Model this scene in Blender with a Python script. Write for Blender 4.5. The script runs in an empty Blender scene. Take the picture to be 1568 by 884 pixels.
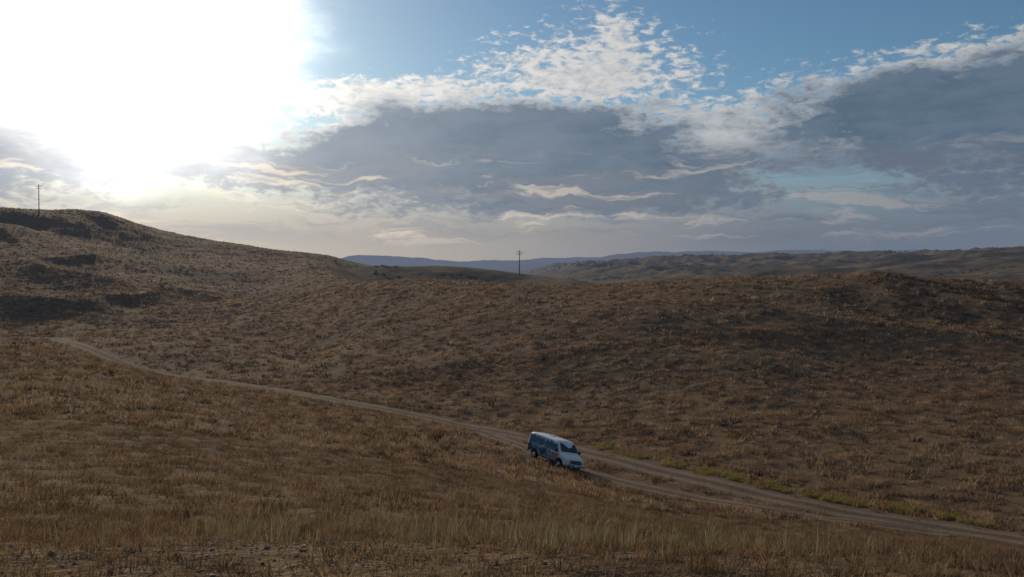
import bpy, bmesh, math
import numpy as np
from mathutils import Vector, Matrix
rng = np.random.default_rng(7)
scene = bpy.context.scene
scene.view_settings.view_transform = 'Standard'
scene.view_settings.look = 'None'
scene.view_settings.exposure = 0
K = 1255.0

# ------------------------------------------------------------------ noise
def perlin(x, y, seed=0):
    xi = np.floor(x).astype(np.int64); yi = np.floor(y).astype(np.int64)
    xf = x - xi; yf = y - yi
    def g(ix, iy, dx, dy):
        h = (ix * 374761393 + iy * 668265263 + seed * 974634777) & 0xFFFFFFFF
        h = ((h ^ (h >> 13)) * 1274126177) & 0xFFFFFFFF
        h = h ^ (h >> 16)
        a = (h & 0xFFFF) / 65536.0 * 2 * np.pi
        return np.cos(a) * dx + np.sin(a) * dy
    u = xf * xf * xf * (xf * (xf * 6 - 15) + 10)
    v = yf * yf * yf * (yf * (yf * 6 - 15) + 10)
    a = g(xi, yi, xf, yf); b = g(xi + 1, yi, xf - 1, yf)
    c = g(xi, yi + 1, xf, yf - 1); d = g(xi + 1, yi + 1, xf - 1, yf - 1)
    return ((a + (b - a) * u) + ((c + (d - c) * u) - (a + (b - a) * u)) * v) * 1.4
def fbm(x, y, o=4, seed=0):
    s = 0; a = 1.0; t = 0
    for i in range(o):
        s = s + a * perlin(x * 2 ** i + 13.7 * i, y * 2 ** i - 7.1 * i, seed + i); t += a; a *= .5
    return s / t
def ridged(x, y, o=4, seed=0):
    s = 0; a = 1.0; t = 0
    for i in range(o):
        s = s + a * (1 - 2 * np.abs(perlin(x * 2 ** i + 3.7 * i, y * 2 ** i, seed + i))); t += a; a *= .5
    return s / t
def sstep(a, b, x):
    t = np.clip((x - a) / (b - a), 0, 1); return t * t * (3 - 2 * t)

# ------------------------------------------------------------------ terrain heights from image pixel coordinates
def pchip(xk, yk, xq):
    xk = np.asarray(xk, float); yk = np.asarray(yk, float)
    if yk.ndim == 1: yk = yk[:, None]
    h = np.diff(xk)[:, None]; d = np.diff(yk, axis=0) / h
    m = np.zeros_like(yk); m[0] = d[0]; m[-1] = d[-1]
    s = d[:-1] * d[1:] > 0
    with np.errstate(all='ignore'):
        hm = (h[:-1] + h[1:]) * 3 / ((2 * h[1:] + h[:-1]) / d[:-1] + (h[1:] + 2 * h[:-1]) / d[1:])
    m[1:-1] = np.where(s, np.nan_to_num(hm), 0)
    i = np.clip(np.searchsorted(xk, xq) - 1, 0, len(xk) - 2)
    H_ = h[i]; t = ((xq - xk[i]) / h[i, 0])[:, None]; t = np.clip(t, 0, 1)
    return ((2 * t**3 - 3 * t**2 + 1) * yk[i] + (t**3 - 2 * t**2 + t) * H_ * m[i]
            + (-2 * t**3 + 3 * t**2) * yk[i + 1] + (t**3 - t**2) * H_ * m[i + 1])

# image pixel column : (estimated range in metres, image pixel row; 418 = eye level, grade = (row-418)/K)
FL = [(800, 440), (2000, 432), (6000, 420), (14000, 408), (20000, 402), (26000, 406)]
PR = {
 -500: [(6,884),(12,800),(20,735),(35,650),(55,590),(80,545),(105,520),(150,500),(200,480),(225,440),(300,385),(380,330),(430,300),(520,310)] + FL,
 0: [(6,884),(12,806),(20,742),(35,668),(55,612),(80,566),(105,546),(130,556),(155,528),(188,506),(203,490),(223,451),(265,418),(320,374),(360,343),(380,347),(430,316),(480,325)] + FL,
 130: [(6,884),(12,808),(20,746),(35,676),(55,622),(80,582),(105,560),(118,557),(136,563),(160,528),(190,505),(208,489),(230,459),(285,420),(330,386),(350,382),(390,370),(427,342),(468,322),(520,330)] + FL,
 260: [(6,884),(12,811),(20,752),(35,690),(55,637),(80,602),(100,586),(115,580),(132,576),(160,533),(200,497),(240,468),(295,430),(340,407),(370,402),(405,391),(460,366),(505,357),(560,366)] + FL,
 400: [(6,884),(12,815),(20,760),(35,706),(55,658),(80,622),(100,605),(118,594),(150,553),(200,503),(250,470),(300,440),(350,415),(420,392),(470,379),(540,388)] + FL,
 500: [(6,884),(12,818),(20,766),(35,716),(55,674),(80,640),(97,622),(107,612),(125,585),(150,545),(200,490),(250,452),(300,430),(350,416),(410,400),(450,391),(520,402)] + FL,
 545: [(6,884),(12,820),(20,769),(30,733),(45,698),(60,671),(75,651),(90,634),(103,620),(120,590),(145,546),(175,503),(205,470),(240,446),(270,434),(300,437),(350,440),(400,420),(450,404),(500,412)]
      + [(800,440),(2000,432),(6000,418),(12000,404),(19000,392),(26000,400)],
 640: [(6,884),(12,824),(20,778),(30,746),(45,712),(60,686),(75,663),(86,648),(95,638),(110,607),(130,567),(155,521),(180,484),(210,452),(230,435),(245,429),(262,432),(320,452),(370,448),(430,409),(500,424)]
      + [(800,440),(2000,432),(6000,418),(12000,406),(19000,397),(26000,403)],
 715: [(6,884),(12,827),(20,786),(30,758),(45,724),(60,699),(75,674),(84,661),(90,652),(105,613),(120,579),(140,535),(165,491),(190,459),(208,441),(222,431),(236,431),(262,440),(320,454),(370,450),(430,411),(500,424)]
      + [(800,440),(2000,432),(6000,418),(12000,407),(19000,401),(26000,404)],
 790: [(6,884),(12,830),(20,792),(30,764),(45,737),(60,710),(72,684),(82,669),(92,646),(105,609),(123,562),(148,508),(172,468),(192,445),(206,437),(218,436),(245,446),(320,456),(370,452),(430,419),(500,432)]
      + [(800,436),(1400,428),(3000,420),(6000,414),(12000,406),(19000,400),(26000,404)],
 870: [(6,884),(12,834),(20,800),(30,777),(45,752),(58,738),(66,716),(76,688),(90,648),(105,602),(125,548),(150,493),(172,457),(190,442),(203,439),(235,448),(330,452),(430,430),(500,438)]
      + [(900,428),(1400,418),(2500,412),(5000,408),(9000,402),(14000,397),(20000,395),(26000,400)],
 1000: [(6,884),(12,845),(20,818),(30,800),(42,790),(50,775),(57.5,752),(65.5,722),(75,686),(90,633),(105,585),(125,528),(145,480),(163,447),(180,433),(193,430),(215,438),(280,446),(500,440)]
      + [(800,424),(1200,412),(1650,404),(2200,408),(4000,402),(6500,396),(9500,387),(13000,394),(26000,402)],
 1150: [(6,888),(12,855),(20,835),(30,822),(40,812),(47,792),(51,780),(57,757),(65,716),(75,672),(90,617),(105,570),(120,527),(138,481),(154,446),(168,428),(180,424),(205,432),(280,446),(450,438)]
      + [(750,420),(1100,407),(1500,400),(2000,404),(4000,398),(6500,392),(9500,386),(13000,394),(26000,402)],
 1300: [(6,892),(12,862),(20,848),(30,836),(40,822),(46,806),(51,788),(58,747),(70,690),(85,632),(100,583),(115,537),(130,493),(145,455),(158,431),(170,424),(192,432),(280,446),(430,436)]
      + [(650,417),(950,404),(1300,397),(1700,400),(3500,396),(6500,391),(9500,384),(13000,393),(26000,402)],
 1450: [(6,896),(12,868),(20,858),(30,846),(40,829),(47,812),(54,765),(65,705),(80,640),(95,590),(110,543),(125,500),(140,459),(155,432),(166,426),(186,434),(270,446),(400,434)]
      + [(600,411),(850,398),(1150,393),(1500,397),(3500,394),(6500,391),(9500,385),(13000,393),(26000,402)],
 1568: [(6,900),(12,874),(20,864),(30,853),(38,843),(43.5,833),(52,775),(62,715),(78,642),(92,592),(108,543),(122,502),(138,460),(152,436),(164,431),(186,438),(270,446),(380,430)]
      + [(520,408),(700,394),(920,388),(1300,393),(3500,394),(6500,391),(9500,387),(13000,393),(26000,402)],
 2100: [(6,910),(12,900),(20,895),(30,885),(36,875),(44,820),(52,765),(62,705),(78,632),(92,582),(108,530),(122,490),(138,450),(152,430),(164,424),(186,434),(270,446),(380,425)]
      + [(520,400),(700,382),(920,378),(1300,390),(3500,392),(6500,390),(9500,387),(13000,393),(26000,402)],
}
T0, T1, NT = math.log(.5), math.log(26100), 1400
tq = np.linspace(T0, T1, NT)
keys = sorted(PR); cols = []
for k in keys:
    e = [(-15.5, 2.6), (-6, .3), (0, -1.62)] + [(r, -(p - 418) / K * r) for r, p in PR[k]]
    e = np.array(e)
    cols.append(pchip(np.log(e[:, 0] + 16), e[:, 1], tq)[:, 0])
uk = np.array([(k - 784) / K for k in keys])
NU = 500
uq = np.linspace(uk[0], uk[-1], NU)
TAB = pchip(uk, np.array(cols), uq)
ker = np.array([1, 4, 6, 4, 1]) / 16.
for _ in range(8):
    p = np.pad(TAB, ((2, 2), (0, 0)), 'edge'); TAB = sum(ker[i] * p[i:i + NU] for i in range(5))
for _ in range(2):
    p = np.pad(TAB, ((0, 0), (2, 2)), 'edge'); TAB = sum(ker[i] * p[:, i:i + NT] for i in range(5))
def Hbase(x, y):
    yy = np.sqrt(np.maximum(y, 0) ** 2 + 36 * np.exp(-np.maximum(y, 0) / 15.))
    yy = np.maximum(yy, 3)
    fu = np.clip((x / yy - uq[0]) / (uq[1] - uq[0]), 0, NU - 1.001)
    ft = np.clip((np.log(np.maximum(y + 16, .5)) - T0) / (T1 - T0) * (NT - 1), 0, NT - 1.001)
    i = fu.astype(int); j = ft.astype(int); a = fu - i; b = ft - j
    return (TAB[i, j] * (1 - a) * (1 - b) + TAB[i + 1, j] * a * (1 - b) + TAB[i, j + 1] * (1 - a) * b + TAB[i + 1, j + 1] * a * b)

# ------------------------------------------------------------------ roads (x, y)
R1 = np.array([(-95,170),(-80,155),(-64.6,140),(-48.6,126),(-36.1,117.5),(-21.2,104.5),(-10.9,95),(-1.6,85),(5.2,76),(11.3,66),(16.6,57.2),(21,51),(24.9,47),(28.5,43),(34,38),(45,30)])
R2 = np.array([(-3,84),(0.5,74),(3.4,67),(6.3,63),(9.9,58),(13.5,53.6),(16.6,50.3),(20,48),(24.5,45.6)])
def densify(R, n):
    xs = np.linspace(R[0, 0], R[-1, 0], n); return xs, pchip(R[:, 0], R[:, 1], xs)[:, 0]
X1, Y1 = densify(R1, 500); X2, Y2 = densify(R2, 160)
def rdist(x, y):
    out = []
    for X, Y in ((X1, Y1), (X2, Y2)):
        yr = np.interp(x, X, Y); m = np.interp(x, X, np.gradient(Y, X))
        d = np.abs(y - yr) / np.sqrt(1 + m * m)
        d = d + np.maximum(X[0] - x, 0) + np.maximum(x - X[-1], 0)
        out.append(d)
    return out
def backhills(x, y):
    q = x + .35 * y + 30 * fbm(x / 180, y / 180, 2, 3)
    return ridged(q / 95, y / 230, 4, 51) - .42
def H(x, y):
    x = np.asarray(x, float); y = np.asarray(y, float)
    z = Hbase(x, y)
    d = np.minimum(*rdist(x, y)); rm = sstep(1.5, 6, d)
    r = np.hypot(x, y)
    z = z + rm * sstep(20, 60, r) * .36 * fbm(x / 9, y / 9, 3, 5)
    # draws and spurs running down the slopes
    wx = x + 16 * fbm(x / 60, y / 60, 2, 8)
    fold = ridged((wx + .55 * y) / 52, (y - .4 * wx) / 130, 2, 21) - .35
    crest = 1 - .8 * sstep(-100, -30, x) * sstep(150, 175, y) * (1 - sstep(280, 330, y)) 
    fa = 3.2 + 1.4 * sstep(-30, -80, x) * sstep(330, 260, y)
    z = z + sstep(4, 30, d) * sstep(70, 120, y) * crest * (1 - .6 * sstep(300, 380, y)) * (1 - sstep(500, 900, y)) * fa * fold
    z = z + sstep(150, 260, y) * (1 - sstep(800, 1500, y)) * crest * .9 * fbm(x / 45, y / 45, 4, 11)
    z = z + rm * (1 - sstep(30, 90, r)) * .08 * fbm(x / 1.1, y / 1.1, 3, 31)
    terr = np.sin((z + .9 * fbm(x / 9, y / 9, 3, 44)) * 2 * np.pi / .8) * sstep(-.1, .3, fbm(x / 25, y / 25, 2, 46))
    z = z + rm * sstep(45, 80, r) * (1 - sstep(300, 500, r)) * .05 * terr
    amp = sstep(330, 650, y) * (1 - sstep(2500, 5000, y)) * sstep(0, 160, x) * .020 * y
    z = z + amp * backhills(x, y)
    amp2 = sstep(4500, 7000, y) * .0045 * y
    z = z + amp2 * fbm(x / (y * .05 + 1), y / 2500, 6, 61)
    z = z - (1 - sstep(1.0, 3.0, d)) * .06
    return z

def mesh_from(name, V, F, n, mat, colors=None, smooth=False):
    me = bpy.data.meshes.new(name)
    me.vertices.add(len(V)); me.vertices.foreach_set('co', np.ascontiguousarray(V, np.float32).ravel())
    me.loops.add(F.size); me.loops.foreach_set('vertex_index', np.ascontiguousarray(F, np.int32).ravel())
    me.polygons.add(len(F)); me.polygons.foreach_set('loop_start', np.arange(len(F), dtype=np.int32) * n)
    if smooth: me.polygons.foreach_set('use_smooth', np.ones(len(F), bool))
    if colors is not None:
        a = me.attributes.new('tint', 'FLOAT_COLOR', 'POINT')
        a.data.foreach_set('color', np.ascontiguousarray(colors, np.float32).ravel())
    me.update(calc_edges=True)
    ob = bpy.data.objects.new(name, me); scene.collection.objects.link(ob)
    me.materials.append(mat)
    return ob

# ------------------------------------------------------------------ node helpers
class NT_:
    def __init__(s, nt): s.nt = nt
    def new(s, t): return s.nt.nodes.new(t)
    def put(s, v, sock):
        if isinstance(v, bpy.types.NodeSocket): s.nt.links.new(v, sock)
        else: sock.default_value = v
    def m(s, op, a, b=0.0, c=0.0, clamp=False):
        n = s.new('ShaderNodeMath'); n.operation = op; n.use_clamp = clamp
        s.put(a, n.inputs[0]); s.put(b, n.inputs[1])
        if op in ('MULTIPLY_ADD', 'SMOOTH_MAX', 'SMOOTH_MIN'): s.put(c, n.inputs[2])
        return n.outputs[0]
    def ss(s, a, b, x):
        n = s.new('ShaderNodeMapRange'); n.interpolation_type = 'SMOOTHSTEP'
        s.put(x, n.inputs[0]); n.inputs[1].default_value = a; n.inputs[2].default_value = b
        return n.outputs[0]
    def mix(s, f, a, b, mode='MIX'):
        n = s.new('ShaderNodeMix'); n.data_type = 'RGBA'; n.blend_type = mode
        s.put(f, n.inputs[0])
        for v, k in ((a, 6), (b, 7)):
            if isinstance(v, (tuple, list)): v = (*v[:3], 1)
            s.put(v, n.inputs[k])
        return n.outputs[2]
    def xyz(s, a, b, c):
        n = s.new('ShaderNodeCombineXYZ'); s.put(a, n.inputs[0]); s.put(b, n.inputs[1]); s.put(c, n.inputs[2]); return n.outputs[0]
    def noise(s, vec, scale, det=4, rough=.55, dist=0.):
        n = s.new('ShaderNodeTexNoise'); s.put(vec, n.inputs['Vector']); n.inputs['Scale'].default_value = scale
        n.inputs['Detail'].default_value = det; n.inputs['Roughness'].default_value = rough; n.inputs['Distortion'].default_value = dist
        return n.outputs[0]

def new_mat(name):
    m = bpy.data.materials.new(name); m.use_nodes = True
    nt = m.node_tree; nt.nodes.clear(); N = NT_(nt)
    m.cycles.emission_sampling = 'NONE'
    out = N.new('ShaderNodeOutputMaterial'); return m, N, out
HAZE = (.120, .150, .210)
def painted_haze(N, sh, L=4600.):  # aerial haze painted into the material as emission growing with distance from origin
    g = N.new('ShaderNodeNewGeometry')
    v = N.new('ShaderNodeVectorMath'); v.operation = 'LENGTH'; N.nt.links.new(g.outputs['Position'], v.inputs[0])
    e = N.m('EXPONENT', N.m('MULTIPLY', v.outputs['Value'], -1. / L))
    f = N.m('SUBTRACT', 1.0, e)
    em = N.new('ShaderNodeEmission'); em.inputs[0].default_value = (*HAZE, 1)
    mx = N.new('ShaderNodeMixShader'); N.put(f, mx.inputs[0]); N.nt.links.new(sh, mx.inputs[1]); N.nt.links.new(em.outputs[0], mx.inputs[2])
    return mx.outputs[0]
def principled(N, col, rough=.9, spec=.2, metal=0.):
    p = N.new('ShaderNodeBsdfPrincipled')
    if isinstance(col, (tuple, list)): col = (*col[:3], 1)
    N.put(col, p.inputs['Base Color']); p.inputs['Roughness'].default_value = rough
    p.inputs['Specular IOR Level'].default_value = spec; p.inputs['Metallic'].default_value = metal
    return p
def simple(name, col, rough=.6, spec=.4, metal=0., var=.12, scale=8.):
    m, N, out = new_mat(name)
    tc = N.new('ShaderNodeTexCoord')
    n = N.noise(tc.outputs['Object'], scale)
    c = N.mix(n, tuple(v * (1 - var) for v in col), tuple(v * (1 + var) for v in col))
    p = principled(N, c, rough, spec, metal); N.nt.links.new(p.outputs[0], out.inputs[0]); return m

# ground
mat_ground, N, out = new_mat('dry_hillside')
g = N.new('ShaderNodeNewGeometry'); pos = g.outputs['Position']
n1 = N.noise(pos, .035, 5, .6); n2 = N.noise(pos, .5, 5, .65); n3 = N.noise(pos, 3.5, 4, .7); n4 = N.noise(pos, .011, 4, .6)
c = N.mix(N.ss(.35, .65, n2), (.070, .049, .032), (.165, .115, .070))
c = N.mix(N.m('MULTIPLY', N.ss(.42, .62, n1), .6), c, (.155, .097, .053))
c = N.mix(N.m('MULTIPLY', N.ss(.45, .7, n3), .45), c, (.22, .165, .105))
c = N.mix(N.m('MULTIPLY', N.ss(.5, .68, n4), .45), c, (.060, .045, .031))
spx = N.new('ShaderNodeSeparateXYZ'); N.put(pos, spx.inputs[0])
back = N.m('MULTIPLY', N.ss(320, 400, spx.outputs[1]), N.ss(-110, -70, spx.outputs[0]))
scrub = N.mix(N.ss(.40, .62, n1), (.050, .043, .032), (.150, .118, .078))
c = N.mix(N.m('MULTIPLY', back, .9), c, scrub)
p = principled(N, c, 1., .05)
b = N.new('ShaderNodeBump'); b.inputs['Strength'].default_value = .8; b.inputs['Distance'].default_value = .25
N.put(N.m('ADD', n3, N.m('MULTIPLY', n2, 1.5)), b.inputs['Height']); N.nt.links.new(b.outputs[0], p.inputs['Normal'])
N.nt.links.new(painted_haze(N, p.outputs[0]), out.inputs[0])

# grass
def grass_mat(name, tr=.35):
    m, N, out = new_mat(name)
    a = N.new('ShaderNodeAttribute'); a.attribute_name = 'tint'
    d = N.new('ShaderNodeBsdfDiffuse'); t = N.new('ShaderNodeBsdfTranslucent')
    N.nt.links.new(a.outputs['Color'], d.inputs[0]); N.nt.links.new(a.outputs['Color'], t.inputs[0])
    mx = N.new('ShaderNodeMixShader'); mx.inputs[0].default_value = tr
    N.nt.links.new(d.outputs[0], mx.inputs[1]); N.nt.links.new(t.outputs[0], mx.inputs[2])
    N.nt.links.new(painted_haze(N, mx.outputs[0]), out.inputs[0]); return m
mat_grass = grass_mat('dry_grass_blades'); mat_weed = grass_mat('green_weed_leaves')

# road
mat_road, N, out = new_mat('dusty_track')
a = N.new('ShaderNodeAttribute'); a.attribute_name = 'tint'
g = N.new('ShaderNodeNewGeometry'); pos = g.outputs['Position']
n1 = N.noise(pos, .8, 6, .65); n2 = N.noise(pos, 6., 4, .7); n5 = N.noise(pos, .12, 4, .6)
c = N.mix(n1, (.140, .106, .078), (.225, .175, .132))
c = N.mix(N.m('MULTIPLY', N.ss(.45, .7, n2), .5), c, (.10, .076, .053))
c = N.mix(N.m('MULTIPLY', N.ss(.45, .65, n5), .4), c, (.12, .09, .064))
c = N.mix(1.0, c, a.outputs['Color'], 'MULTIPLY')
p = principled(N, c, 1., .05)
b = N.new('ShaderNodeBump'); b.inputs['Strength'].default_value = .7; b.inputs['Distance'].default_value = .12
N.put(N.m('ADD', n2, n1), b.inputs['Height']); N.nt.links.new(b.outputs[0], p.inputs['Normal'])
N.nt.links.new(painted_haze(N, p.outputs[0]), out.inputs[0])

# ------------------------------------------------------------------ terrain mesh
r = 1.0; rows = []
while r < 26000:
    rows.append(r - 16); r += max(.15, .0045 * r) if r < 1700 else .012 * r
rows = np.array(rows)
s = np.concatenate([np.linspace(-2.2, -.78, 50)[:-1], np.linspace(-.78, .78, 660), np.linspace(.78, 2.2, 50)[1:]])
SX, RY = np.meshgrid(s, rows)
XX = SX * (RY + 16); YY = RY
ZZ = H(XX, YY)
nr, nc = XX.shape
V = np.stack([XX, YY, ZZ], -1).reshape(-1, 3)
idx = np.arange(nr * nc).reshape(nr, nc)
F = np.stack([idx[:-1, :-1], idx[:-1, 1:], idx[1:, 1:], idx[1:, :-1]], -1).reshape(-1, 4)
mesh_from('terrain', V, F, 4, mat_ground, smooth=True)

# ------------------------------------------------------------------ road mesh
Vs, Fs, Cs = [], [], []; off = 0
for X, Y, W, lift in ((X1, Y1, 3.6, .085), (X2, Y2, 2.9, .079)):
    tx = np.gradient(X); ty = np.gradient(Y); L = np.hypot(tx, ty); tx /= L; ty /= L
    arc = np.cumsum(L)
    q = np.linspace(-1, 1, 15)
    wl = W / 2 * (1 + .4 * fbm(arc / 2.1, arc * 0, 4, 71)); wr = W / 2 * (1 + .4 * fbm(arc / 2.3, arc * 0 + 9, 4, 72))
    hw = np.where(q[None] < 0, wl[:, None], wr[:, None]) * q[None]
    PX = X[:, None] - ty[:, None] * hw; PY = Y[:, None] + tx[:, None] * hw
    rut = np.exp(-((np.abs(q) - .48) / .17) ** 2)[None]
    edge = (np.abs(q) > .93)[None]
    PZ = H(PX, PY) + lift - .035 * rut - edge * .07
    cen = 1 - np.exp(-(q / .22) ** 2)[None] * .3
    cc = (.72 + .38 * rut) * cen * (1 + .0 * PX)
    C = np.stack([cc, cc, cc, np.ones_like(cc)], -1)
    n, mq = PX.shape
    ii = np.arange(n * mq).reshape(n, mq) + off
    Vs.append(np.stack([PX, PY, PZ], -1).reshape(-1, 3)); Cs.append(C.reshape(-1, 4))
    Fs.append(np.stack([ii[:-1, :-1], ii[1:, :-1], ii[1:, 1:], ii[:-1, 1:]], -1).reshape(-1, 4)[:, ::-1]); off += n * mq
mesh_from('dirt_road', np.concatenate(Vs), np.concatenate(Fs), 4, mat_road, np.concatenate(Cs), smooth=True)

# ------------------------------------------------------------------ grass
PAL = np.array([(.35, .255, .15), (.25, .168, .095), (.18, .118, .069), (.31, .245, .172), (.085, .060, .040), (.24, .140, .075)])
def sample(n, y0, y1, sx=.72, power=1.0):
    a = rng.random(n); y = np.sqrt(y0 ** 2 + a * (y1 ** 2 - y0 ** 2))
    return (rng.random(n) * 2 - 1) * (sx * y + 3.), y
def tint(x, y, n, bright=1.0):
    big = fbm(x / 30, y / 30, 3, 81); med = fbm(x / 5, y / 5, 3, 82)
    w = np.stack([1 + 2.2 * med, 1.2 + 0 * big, 1 + 1.5 * big, .8 - 1.5 * big, .9 - 1.5 * med, .7 + 1.8 * big], -1)
    w = np.clip(w, .05, None); w /= w.sum(-1, keepdims=True)
    k = (w.cumsum(-1) < rng.random((n, 1))).sum(-1).clip(0, 5)
    c = PAL[k] * (rng.random((n, 1)) * .6 + .65) * bright
    return c
BV, BF, BC = [], [], []
def tufts(x, y, h, rad, nb, w, col, segs=1, lean=.5, store=None):
    n = len(x); z = H(x, y)
    shp = (n, nb)
    a = rng.random(shp) * 2 * np.pi; rr = rad[:, None] * np.sqrt(rng.random(shp))
    bx = x[:, None] + rr * np.cos(a); by = y[:, None] + rr * np.sin(a)
    e = .5; gx = (H(x + e, y) - z) / e; gy = (H(x, y + e) - z) / e
    bz = z[:, None] + gx[:, None] * (bx - x[:, None]) + gy[:, None] * (by - y[:, None]) - .02
    hh = h[:, None] * (.45 + .65 * rng.random(shp)) * (1.15 - .5 * (rr / rad[:, None]) ** 2)
    l = lean * hh * rng.random(shp); a2 = a + rng.normal(0, .6, shp)
    tx = bx + l * np.cos(a2) + .12 * hh; ty = by + l * np.sin(a2); tz = bz + hh
    f = rng.random(shp) * np.pi; sx = np.cos(f) * w[:, None] / 2; sy = np.sin(f) * w[:, None] / 2 * .6
    cj = col[:, None, :] * (.8 + .4 * rng.random((n, nb, 1)))
    if segs == 1:
        P = np.stack([np.stack([bx - sx, by - sy, bz], -1), np.stack([bx + sx, by + sy, bz], -1), np.stack([tx, ty, tz], -1)], 2)
        m = 3; tri = np.array([[0, 1, 2]])
    else:
        mx, my, mz = bx + (tx - bx) * .35, by + (ty - by) * .35, bz + hh * .6
        P = np.stack([np.stack([bx - sx, by - sy, bz], -1), np.stack([bx + sx, by + sy, bz], -1),
                      np.stack([mx - sx * .8, my - sy * .8, mz], -1), np.stack([mx + sx * .8, my + sy * .8, mz], -1), np.stack([tx, ty, tz], -1)], 2)
        m = 5; tri = np.array([[0, 1, 3], [0, 3, 2], [2, 3, 4]])
    nbd = n * nb
    F = (np.arange(nbd)[:, None, None] * m + tri[None]).reshape(-1, 3)
    C = np.repeat(cj[:, :, None, :], m, 2).reshape(-1, 3); C = np.concatenate([C, np.ones((len(C), 1))], 1)
    T = (BV, BF, BC) if store is None else store
    o = sum(len(v) for v in T[0])
    T[0].append(P.reshape(-1, 3)); T[1].append(F + o); T[2].append(C)
def bare(x, y):
    return np.exp(-(((x + 2.3) / 1.6) ** 2 + ((y - 8.2) / 2.0) ** 2))
def keep(x, y, thr, sc, prob_lo=.15):
    v = fbm(x / sc, y / sc, 3, 91); p = prob_lo + (1 - prob_lo) * sstep(thr - .15, thr + .15, v)
    d1, d2 = rdist(x, y); jit = rng.normal(0, .4, len(x))
    ok = (rng.random(len(x)) < p) & (d1 + jit > 1.8) & (d2 + jit > 1.5) & ~((y > 350) & (x > -80))
    return ok & (rng.random(len(x)) > bare(x, y) * .7)
U = lambda n, a, b: a + (b - a) * rng.random(n)
x, y = sample(15000, 2.5, 15); k = keep(x, y, -.1, .8, .25); x, y = x[k], y[k]; n = len(x)
tufts(x, y, U(n, .06, .17), U(n, .05, .16), 15, U(n, .006, .011), tint(x, y, n, .82), 2, 1.5)
x, y = sample(1000, 4, 16); k = keep(x, y, .12, 2.0, .15); x, y = x[k], y[k]; n = len(x)
tufts(x, y, U(n, .25, .45), U(n, .04, .12), 7, U(n, .004, .007), tint(x, y, n, .95), 2, .5)
x, y = sample(22000, 14, 46); k = keep(x, y, -.0, 1.5, .2); x, y = x[k], y[k]; n = len(x)
tufts(x, y, U(n, .10, .28), U(n, .14, .36), 17, U(n, .018, .032), tint(x, y, n, .82), 1, 1.5)
x, y = sample(1200, 14, 32); k = keep(x, y, .15, 4, .08); x, y = x[k], y[k]; n = len(x)
tufts(x, y, U(n, .3, .5), U(n, .08, .2), 8, U(n, .010, .015), tint(x, y, n, .95), 2, .5)
x, y = sample(36000, 45, 125); k = keep(x, y, -.0, 2.6, .18); x, y = x[k], y[k]; n = len(x)
tufts(x, y, U(n, .20, .60), U(n, .2, .6), 17, U(n, .05, .10), tint(x, y, n), 1, 1.2)
x, y = sample(54000, 120, 270); k = keep(x, y, -.0, 5, .18); x, y = x[k], y[k]; n = len(x)
tufts(x, y, U(n, .22, .70), U(n, .3, .75), 9, U(n, .12, .22), tint(x, y, n), 1, 1.)
x, y = sample(44000, 260, 540); k = keep(x, y, -.05, 10, .2) & (x < 40); x, y = x[k], y[k]; n = len(x)
tufts(x, y, U(n, .25, .7), U(n, .4, .9), 6, U(n, .22, .40), tint(x, y, n), 1, .8)
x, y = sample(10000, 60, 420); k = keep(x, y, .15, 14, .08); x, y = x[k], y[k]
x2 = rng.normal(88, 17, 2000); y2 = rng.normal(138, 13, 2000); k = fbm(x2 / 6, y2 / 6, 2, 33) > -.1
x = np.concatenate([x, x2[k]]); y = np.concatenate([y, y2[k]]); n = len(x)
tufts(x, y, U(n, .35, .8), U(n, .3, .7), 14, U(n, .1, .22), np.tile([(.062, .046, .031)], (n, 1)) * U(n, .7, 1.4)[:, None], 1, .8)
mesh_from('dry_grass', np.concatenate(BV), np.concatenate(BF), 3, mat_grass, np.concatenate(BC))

# dark scrub in the gullies of the back-country hills
G = ([], [], [])
a = rng.random(26000); y = 360 + a ** .8 * 1300; x = -70 + rng.random(26000) * (.72 * y + 90)
k = (backhills(x, y) + .12 * rng.normal(0, 1, len(x)) < -.16) & (rng.random(len(x)) < .8); x, y = x[k], y[k]; n = len(x)
tufts(x, y, U(n, .6, 1.4) * (y / 900 + .4), U(n, 1., 2.4) * (y / 900 + .3), 9, U(n, .7, 1.3) * (y / 900 + .3), np.array([(.036, .034, .024)]) * U(n, .6, 1.5)[:, None], 1, .8, G)
mesh_from('hill_scrub', np.concatenate(G[0]), np.concatenate(G[1]), 3, mat_weed, np.concatenate(G[2]))

G = ([], [], [])
t = rng.random(4200); xs = 8 + t * 20; yr = np.interp(xs, X1, Y1)
yo = yr + 3.2 + np.abs(rng.normal(0, 1.5, len(xs))) + .8 * fbm(xs / 2, xs * 0, 2, 5); k = (fbm(xs / 1.6, yo / 1.6, 2, 15) > -.1); xs, yo = xs[k], yo[k]; n = len(xs)
gc = np.array([(.23, .20, .065)]) * U(n, .5, 1.4)[:, None] + np.array([(.09, .05, 0.02)]) * rng.random((n, 1))
tufts(xs, yo, U(n, .15, .38), U(n, .12, .28), 12, U(n, .03, .06), gc, 1, .9, G)
xs = -30 + rng.random(500) * 20; yo = np.interp(xs, X1, Y1) + rng.choice([-3., 3.], len(xs)) + rng.normal(0, .5, len(xs)); n = len(xs)
tufts(xs, yo, U(n, .15, .3), U(n, .1, .25), 10, U(n, .04, .08), np.array([(.15, .14, .06)]) * U(n, .6, 1.3)[:, None], 1, .8, G)
mesh_from('green_weeds', np.concatenate(G[0]), np.concatenate(G[1]), 3, mat_weed, np.concatenate(G[2]))
G = ([], [], [])
x = rng.normal(.3, 3.2, 1700); y = 11.5 + rng.normal(0, 2.4, 1700); k = (fbm(x / 1.0, y / 1.0, 2, 25) > .05) & (y > 6.5); x, y = x[k], y[k]; n = len(x)
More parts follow.
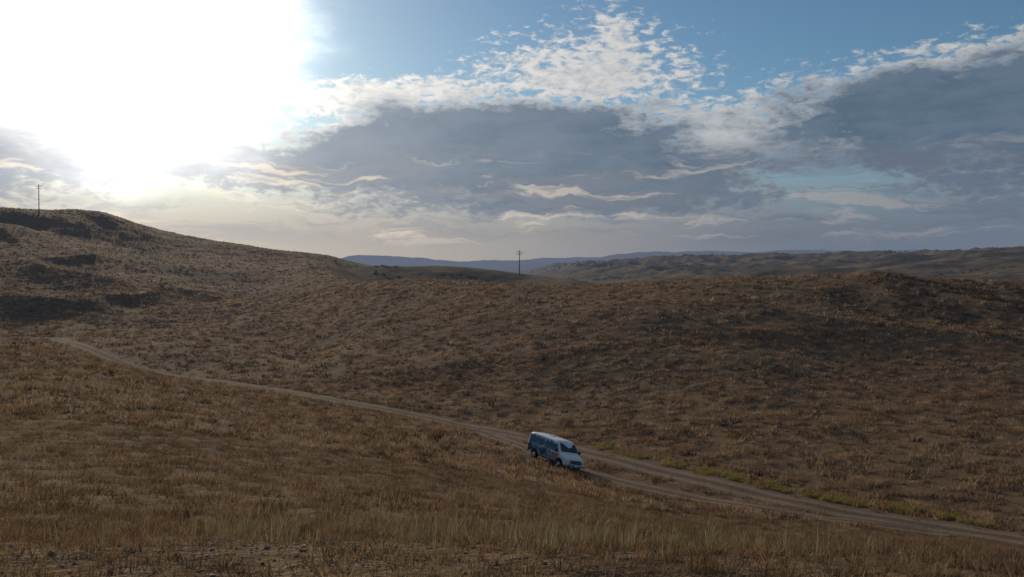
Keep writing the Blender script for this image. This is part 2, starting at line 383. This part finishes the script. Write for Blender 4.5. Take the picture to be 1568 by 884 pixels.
tufts(x, y, U(n, .18, .50), U(n, .04, .14), 8, U(n, .004, .007), np.array([(.26, .230, .135)]) * U(n, .4, 1.3)[:, None], 2, .6, G)
mesh_from('tall_grass', np.concatenate(G[0]), np.concatenate(G[1]), 3, mat_weed, np.concatenate(G[2]))

# gravel
bm = bmesh.new(); bmesh.ops.create_icosphere(bm, subdivisions=1, radius=1)
tv = np.array([v.co[:] for v in bm.verts]); tf = np.array([[v.index for v in f.verts] for f in bm.faces]); bm.free()
n = 2200; x = -2.3 + rng.normal(0, 1.4, n); y = 8.0 + rng.normal(0, 1.6, n); k = y > 3; x, y = x[k], y[k]; n = len(x)
sc = np.minimum(.008 * np.exp(rng.normal(0, .55, n)), .035)
P = tv[None] * (1 + .3 * rng.normal(0, 1, (n, len(tv), 1))) * sc[:, None, None] * np.array([1, 1.1, .6])
P[..., 0] += x[:, None]; P[..., 1] += y[:, None]; P[..., 2] += (H(x, y) + sc * .2)[:, None]
F = (tf[None] + (np.arange(n) * len(tv))[:, None, None]).reshape(-1, 3)
mesh_from('gravel', P.reshape(-1, 3), F, 3, simple('stone', (.13, .112, .095), .9, .2, scale=30, var=.5))

# ------------------------------------------------------------------ camper van
van = bpy.data.objects.new('camper_van', None); scene.collection.objects.link(van)
m_white = simple('white_paint', (.62, .68, .74), .35, .5, var=.05)
m_glass = simple('tinted_glass', (.012, .015, .02), .08, .6, var=.05)
m_black = simple('black_plastic', (.02, .02, .022), .6, .3)
m_tyre = simple('tyre_rubber', (.018, .018, .018), .9, .2)
m_chrome = simple('chrome', (.45, .46, .48), .25, .5, .9, var=.05)
m_lamp = simple('headlamp_lens', (.6, .62, .62), .15, .6, var=.05)
m_red = simple('tail_lamp', (.35, .02, .02), .3, .5)
m_art, N, out = new_mat('painted_mural')
tc = N.new('ShaderNodeTexCoord'); o = tc.outputs['Object']
n1 = N.noise(o, 1.1, 3, .5, .8); n2 = N.noise(o, 2.3, 3, .5, 1.2); sp = N.new('ShaderNodeSeparateXYZ'); N.put(o, sp.inputs[0])
c = N.mix(N.ss(.47, .50, n1), (.025, .035, .06), (.08, .18, .33))
c = N.mix(N.ss(.56, .58, n2), c, (.46, .54, .62))
front = N.m('MULTIPLY', N.ss(.55, .75, sp.outputs[0]), N.m('SUBTRACT', 1, N.ss(1.35, 1.6, sp.outputs[0])))
c = N.mix(N.m('MULTIPLY', front, N.ss(.46, .5, n2)), c, (.50, .17, .04))
p = principled(N, c, .4, .5); N.nt.links.new(p.outputs[0], out.inputs[0])

def part(name, V, F, mat, smooth=False, bevel=0):
    me = bpy.data.meshes.new(name); me.from_pydata([tuple(v) for v in V], [], F); me.materials.append(mat)
    bm = bmesh.new(); bm.from_mesh(me); bmesh.ops.recalc_face_normals(bm, faces=bm.faces); bm.to_mesh(me); bm.free()
    ob = bpy.data.objects.new(name, me); scene.collection.objects.link(ob); ob.parent = van
    if smooth:
        for pl in me.polygons: pl.use_smooth = True
    if bevel:
        b = ob.modifiers.new('bevel', 'BEVEL'); b.width = bevel; b.segments = 2
    return ob
ST = [(-2.78, .55, 1.15, 1.88, .90, .95, .76), (-2.70, .42, 1.15, 2.00, .95, 1.0, .82), (-2.3, .40, 1.15, 2.07, .96, 1.01, .84), (-1.2, .40, 1.15, 2.10, .96, 1.01, .85), (0, .40, 1.15, 2.10, .96, 1.01, .85),
      (.85, .40, 1.15, 2.08, .96, 1.01, .84), (1.12, .40, 1.15, 1.98, .96, 1.01, .81), (1.72, .40, 1.10, 1.32, .96, 1.0, .90), (2.2, .40, 1.0, 1.20, .95, .98, .84), (2.52, .42, .92, 1.08, .92, .94, .80), (2.66, .48, .85, .96, .86, .88, .76)]
V = []
for x_, zb, zl, zt, wb, wl, wt in ST:
    half = [(wb * .93, zb), (wb, zb + .1), (wl, zl), (wt + .03, zt - .10), (wt - .12, zt)]
    V += [(x_, -a, b_) for a, b_ in half] + [(x_, 0, zt + .03 * (zt > 1.8))] + [(x_, a, b_) for a, b_ in half[::-1]]
nq = 11; F = []
for i in range(len(ST) - 1):
    for j in range(nq):
        a, b_ = i * nq + j, i * nq + (j + 1) % nq
        F.append((a, b_, b_ + nq, a + nq))
F.append(tuple(range(nq))); F.append(tuple(range((len(ST) - 1) * nq, len(ST) * nq)))
part('body', V, F, m_white, smooth=False, bevel=.02)
def yl(z): return .96 + .05 * (z - .5) / .65
def yu(z): return 1.01 - (z - 1.15) / (1.99 - 1.15) * (1.01 - .88)
def side(name, x0, x1, z0, z1, mat, up, sgn, o=.012, x0t=None, x1t=None):
    f = yu if up else yl
    x0t = x0 if x0t is None else x0t; x1t = x1 if x1t is None else x1t
    V = [(x0, sgn * (f(z0) + o), z0), (x1, sgn * (f(z0) + o), z0), (x1t, sgn * (f(z1) + o), z1), (x0t, sgn * (f(z1) + o), z1)]
    return part(name, V, [(0, 1, 2, 3)], mat)
for sg in (-1, 1):
    side('mural_lower', -2.62, 1.6, .52, 1.14, m_art, False, sg, .010)
    side('mural_upper', -2.60, .50, 1.17, 1.90, m_art, True, sg, .010)
    side('rear_window', -2.5, -1.55, 1.30, 1.78, m_glass, True, sg, .018)
    side('middle_window', -1.42, -.55, 1.30, 1.78, m_glass, True, sg, .018)
    side('sliding_door_window', -.42, .30, 1.30, 1.78, m_glass, True, sg, .018)
    side('front_door_window', .52, 1.42, 1.24, 1.80, m_glass, True, sg, .018, .52, 1.10)
    for xx in (-1.48, -.48, .42): side('door_gap', xx, xx + .025, .5, 1.13, m_black, False, sg, .016)
    side('sill', -1.5, 1.2, .40, .50, m_black, False, sg, .014)
    for cx in (-1.55, 1.80):
        V = [(cx, sg * .975, .42)]; k_ = 14
        for i in range(k_ + 1):
            a = math.pi * i / k_; V.append((cx + .47 * math.cos(a), sg * (.975 + .035 * math.sin(a)), .42 + .45 * math.sin(a)))
        part('wheel_arch', V, [(0, i + 1, i + 2) for i in range(k_)], m_black)
        bm = bmesh.new(); bmesh.ops.create_cone(bm, cap_ends=True, segments=28, radius1=.37, radius2=.37, depth=.25)
        me = bpy.data.meshes.new('wheel'); bmesh.ops.bevel(bm, geom=[e for e in bm.edges if abs(e.verts[0].co.z - e.verts[1].co.z) < .01], offset=.04, segments=2, affect='EDGES')
        bm.to_mesh(me); bm.free(); me.materials.append(m_tyre)
        w_ = bpy.data.objects.new('wheel', me); scene.collection.objects.link(w_); w_.parent = van; w_.rotation_euler = (math.pi / 2, 0, 0); w_.location = (cx, sg * .90, .37)
        bm = bmesh.new(); bmesh.ops.create_cone(bm, cap_ends=True, segments=20, radius1=.21, radius2=.17, depth=.06)
        me = bpy.data.meshes.new('hubcap'); bm.to_mesh(me); bm.free(); me.materials.append(m_chrome)
        w_ = bpy.data.objects.new('hubcap', me); scene.collection.objects.link(w_); w_.parent = van; w_.rotation_euler = (-sg * math.pi / 2, 0, 0); w_.location = (cx, sg * 1.035, .37)
def box(name, c_, s_, mat, bev=.02):
    x0, y0, z0 = [c_[i] - s_[i] / 2 for i in range(3)]; x1, y1, z1 = [c_[i] + s_[i] / 2 for i in range(3)]
    V = [(x0, y0, z0), (x1, y0, z0), (x1, y1, z0), (x0, y1, z0), (x0, y0, z1), (x1, y0, z1), (x1, y1, z1), (x0, y1, z1)]
    return part(name, V, [(0, 1, 2, 3), (4, 5, 6, 7), (0, 1, 5, 4), (1, 2, 6, 5), (2, 3, 7, 6), (3, 0, 4, 7)], mat, bevel=bev)
part('windshield', [(1.165, -.76, 1.935), (1.165, .76, 1.935), (1.70, .86, 1.365), (1.70, -.86, 1.365)], [(0, 1, 2, 3)], m_glass)
part('rear_glass', [(-2.79, -.72, 1.3), (-2.79, .72, 1.3), (-2.79, .66, 1.78), (-2.79, -.66, 1.78)], [(0, 1, 2, 3)], m_glass)
box('front_bumper', (2.72, 0, .50), (.16, 1.86, .20), m_chrome, .03)
box('rear_bumper', (-2.83, 0, .48), (.14, 1.86, .18), m_chrome, .03)
box('grille', (2.67, 0, .76), (.05, 1.05, .24), m_black)
box('grille_bar', (2.69, 0, .76), (.05, 1.00, .04), m_chrome, .008)
for sg in (-1, 1):
    box('headlamp', (2.665, sg * .68, .77), (.05, .26, .18), m_lamp)
    box('tail_lamp', (-2.78, sg * .85, .95), (.04, .12, .34), m_red)
    box('mirror', (1.45, sg * 1.17, 1.38), (.09, .20, .26), m_black)
    box('mirror_arm', (1.45, sg * 1.03, 1.30), (.04, .14, .04), m_black, .005)
box('licence_plate', (2.81, 0, .50), (.012, .30, .14), m_white, .003)
box('roof_vent', (-.9, 0, 2.15), (.45, .45, .09), m_white)
VX, VY = 3.35, 65.8; ang = math.radians(-57)
fx, fy = math.cos(ang), math.sin(ang); sx_, sy_ = -fy, fx
hz = lambda a, b: float(H(np.array([VX + a * fx + b * sx_]), np.array([VY + a * fy + b * sy_]))[0]) + .03
zf, zr, zl_, zr_ = hz(1.8, 0), hz(-1.55, 0), hz(0, .9), hz(0, -.9)
fv = Vector((fx * 3.35, fy * 3.35, zf - zr)).normalized(); lv = Vector((sx_ * 1.8, sy_ * 1.8, zl_ - zr_)).normalized()
up = fv.cross(lv).normalized(); lv = up.cross(fv)
M4 = Matrix((fv, lv, up)).transposed().to_4x4(); M4.translation = Vector((VX, VY, (zf + zr) / 2 - .01))
van.matrix_world = M4

# ------------------------------------------------------------------ utility poles
m_wood = simple('weathered_wood', (.06, .048, .04), .9, .1)
def pole(x, y, top, rot):
    z0 = float(H(np.array([x]), np.array([y]))[0]) - .5; h = top - z0
    bm = bmesh.new()
    def cyl(r1, r2, d, loc):
        bmesh.ops.create_cone(bm, cap_ends=True, segments=10, radius1=r1, radius2=r2, depth=d, matrix=Matrix.Translation(loc))
    cyl(.24, .16, h, (0, 0, h / 2))
    for zz, w in ((h - 1.0, 3.6), (h - 2.3, 2.4)):
        m_ = Matrix.Translation((0, -.2, zz)) @ Matrix.Diagonal((w, .14, .18, 1)); bmesh.ops.create_cube(bm, size=1, matrix=m_)
        for q_ in (-.46, -.25, .25, .46): cyl(.05, .07, .3, (w * q_, -.2, zz + .24))
    for sg in (-1, 1):
        m_ = Matrix.Translation((sg * .5, -.22, h - 1.4)) @ Matrix.Rotation(-sg * math.radians(52), 4, 'Y') @ Matrix.Diagonal((1.25, .05, .06, 1)); bmesh.ops.create_cube(bm, size=1, matrix=m_)
    me = bpy.data.meshes.new('utility_pole'); bm.to_mesh(me); bm.free(); me.materials.append(m_wood)
    ob = bpy.data.objects.new('utility_pole', me); scene.collection.objects.link(ob); ob.location = (x, y, z0); ob.rotation_euler = (0, 0, rot)
pole(3.9, 428, 11.8, .2)
pole(-242, 420, 45.3, .35)

# ------------------------------------------------------------------ sun + world
SA, SE = math.radians(-24.9), math.radians(16.0)
sv = Vector((math.sin(SA) * math.cos(SE), math.cos(SA) * math.cos(SE), math.sin(SE)))
ld = bpy.data.lights.new('sun', 'SUN'); ld.energy = 3.5; ld.angle = math.radians(.6); ld.color = (1, .78, .54)
lo = bpy.data.objects.new('sun', ld); scene.collection.objects.link(lo); lo.rotation_euler = sv.to_track_quat('Z', 'Y').to_euler()
lo.location = (0, 0, 60)

w = bpy.data.worlds.new('World'); scene.world = w; w.use_nodes = True
w.cycles.sampling_method = 'MANUAL'; w.cycles.sample_map_resolution = 512
nt = w.node_tree; nt.nodes.clear(); N = NT_(nt)
tc = N.new('ShaderNodeTexCoord'); nrm = N.new('ShaderNodeVectorMath'); nrm.operation = 'NORMALIZE'; nt.links.new(tc.outputs['Generated'], nrm.inputs[0])
sp = N.new('ShaderNodeSeparateXYZ'); nt.links.new(nrm.outputs[0], sp.inputs[0]); dx, dy, dz = sp.outputs
az = N.m('ARCTAN2', dx, dy); el = N.m('ARCSINE', dz)
def P(px, py):
    u = (px - 784) / K; v = (418 - py) / K; a = math.atan(u); return a, math.atan(v * math.cos(a))
cv = N.xyz(az, N.m('MULTIPLY', el, 2.0), 0.0)
wz = N.m('SUBTRACT', N.noise(cv, 7, 4, .6), .5); we = N.m('SUBTRACT', N.noise(N.xyz(N.m('ADD', az, 5.3), N.m('MULTIPLY', el, 2.0), 0.), 7, 4, .6), .5)
azw = N.m('MULTIPLY_ADD', wz, .14, az); elw = N.m('MULTIPLY_ADD', we, .06, el)
def ell(px, py, rx, ry, amp=1.0):
    a0, e0 = P(px, py); ra = rx / K; re = ry / K
    A = N.m('MULTIPLY', N.m('SUBTRACT', azw, a0), 1 / ra); B = N.m('MULTIPLY', N.m('SUBTRACT', elw, e0), 1 / re)
    d = N.m('SQRT', N.m('ADD', N.m('MULTIPLY', A, A), N.m('MULTIPLY', B, B)))
    return N.m('MULTIPLY', N.m('SUBTRACT', 1.0, d), amp)
def build(lst):
    F_ = None
    for e in lst:
        q = ell(*e); F_ = q if F_ is None else N.m('SMOOTH_MAX', F_, q, .12)
    return F_
Fk = build([(770, 235, 390, 95, 1), (600, 240, 240, 75, .8), (980, 265, 240, 60, .8), (1420, 175, 310, 80, .8), (1620, 140, 230, 70, .8),
          (80, 235, 560, 50, .7), (860, 310, 460, 34, .5), (1900, 200, 400, 120, .8), (-500, 200, 500, 120, .7)])
Ft = build([(900, 120, 190, 75, .42), (930, 62, 65, 50, .32), (560, 150, 190, 40, .45), (1130, 205, 230, 75, .42), (1440, 110, 260, 40, .3), (1600, 85, 200, 40, .3), (640, 140, 200, 30, .3)])
Fd = N.m('SMOOTH_MAX', Fk, Ft, .1)
fine = N.noise(N.xyz(az, N.m('MULTIPLY', el, 2.2), 1.0), 62, 3, .6, .4)
med = N.noise(N.xyz(az, N.m('MULTIPLY', el, 3.0), 2.0), 12, 5, .62)
fz = N.m('SUBTRACT', fine, .5); mz = N.m('SUBTRACT', med, .5)
D0 = N.m('ADD', Fd, N.m('ADD', N.m('MULTIPLY', fz, .85), N.m('MULTIPLY', mz, .50)))
dens = N.ss(.0, .24, D0)
thick = N.ss(.02, .38, N.m('ADD', N.m('ADD', Fk, N.m('MULTIPLY', mz, .85)), N.m('MULTIPLY', fz, .45)))
dt = N.new('ShaderNodeVectorMath'); dt.operation = 'DOT_PRODUCT'; nt.links.new(nrm.outputs[0], dt.inputs[0]); dt.inputs[1].default_value = sv
an = N.m('ARCCOSINE', N.m('MINIMUM', dt.outputs['Value'], .99999))
near = N.m('EXPONENT', N.m('MULTIPLY', an, -1 / .24))
warm = N.ss(-.45, .40, N.m('MULTIPLY', az, -1.0))
S = 10.0
def c10(c): return tuple(v * S for v in c)
sky = N.new('ShaderNodeTexSky'); sky.sky_type = 'NISHITA'; sky.sun_disc = False; sky.sun_elevation = SE; sky.sun_rotation = SA
sky.air_density = 1.0; sky.dust_density = .4; sky.ozone_density = 2.0; sky.altitude = 300
base = N.mix(1.0, sky.outputs[0], (.54, .68, .74), 'MULTIPLY')
base = N.mix(N.m('MULTIPLY', N.ss(.42, .80, el), .22), base, c10((.52, .50, .48)))  # pale veil added high overhead, out of view, to lift ambient fill
hz_c = N.mix(warm, c10((.150, .185, .245)), c10((.50, .44, .38)))
hf = N.m('EXPONENT', N.m('MULTIPLY', N.m('MAXIMUM', el, 0.0), -1 / .12))
base = N.mix(N.ss(.12, .70, hf), base, hz_c)
topness = N.ss(P(784, 280)[1], P(784, 190)[1], el)
brt = N.mix(near, c10((.52, .53, .53)), c10((1.9, 1.75, 1.55)))
brt = N.mix(N.ss(.3, .7, fine), N.mix(.4, brt, c10((.20, .26, .34))), brt)
brt = N.mix(topness, N.mix(warm, c10((.20, .225, .27)), c10((.50, .47, .44))), brt)
drk = N.mix(near, c10((.078, .122, .182)), c10((.46, .50, .56)))
drk = N.mix(N.m('MULTIPLY', N.ss(.35, .65, med), .45), drk, N.mix(near, c10((.16, .205, .275)), c10((.55, .58, .62))))
cc = N.mix(thick, brt, drk)
col = N.mix(N.m('MULTIPLY', dens, .94), base, cc)
st = N.noise(N.xyz(azw, N.m('MULTIPLY', elw, 9.0), 3.0), 6, 5, .62)
band = N.m('MULTIPLY', N.ss(.02, .06, el), N.m('SUBTRACT', 1.0, N.ss(.12, .16, el)))
st2 = N.noise(N.xyz(azw, N.m('MULTIPLY', elw, 9.0), 8.0), 4, 5, .6)
col = N.mix(N.m('MULTIPLY', N.m('MULTIPLY', N.ss(.46, .60, st2), band), .65), col, N.mix(warm, c10((.125, .155, .21)), c10((.33, .34, .36))))
col = N.mix(N.m('MULTIPLY', N.m('MULTIPLY', N.ss(.54, .66, st), band), .65), col, N.mix(warm, c10((.34, .33, .34)), c10((.95, .80, .62))))
an2 = N.m('MULTIPLY', an, N.m('ADD', 1.0, N.m('MULTIPLY', N.m('ADD', mz, wz), -.35)))
gl = N.m('MULTIPLY', N.m('EXPONENT', N.m('MULTIPLY', N.m('POWER', N.m('MULTIPLY', an2, 1 / .155), 4.0), -1.0)), 20.)
gl2 = N.m('MULTIPLY', N.m('EXPONENT', N.m('MULTIPLY', an, -1 / .13)), 6.0)
gs = N.m('ADD', gl, gl2)
glc = N.xyz(gs, N.m('MULTIPLY', gs, .98), N.m('MULTIPLY', gs, .95))
col = N.mix(1.0, col, glc, 'ADD')
col = N.mix(N.ss(-.0, -.05, el), col, c10((.10, .09, .08)))
bg = N.new('ShaderNodeBackground'); N.put(col, bg.inputs[0]); bg.inputs[1].default_value = .1
wo = N.new('ShaderNodeOutputWorld'); nt.links.new(bg.outputs[0], wo.inputs[0])

# ------------------------------------------------------------------ camera
cd = bpy.data.cameras.new('camera'); cam = bpy.data.objects.new('camera', cd); scene.collection.objects.link(cam)
cd.sensor_width = 36; cd.lens = 36 * K / 1568; cd.clip_start = .1; cd.clip_end = 60000
cam.location = (0, 0, 0); cam.rotation_euler = (math.radians(90) - math.atan(24 / K), 0, 0)
scene.camera = cam
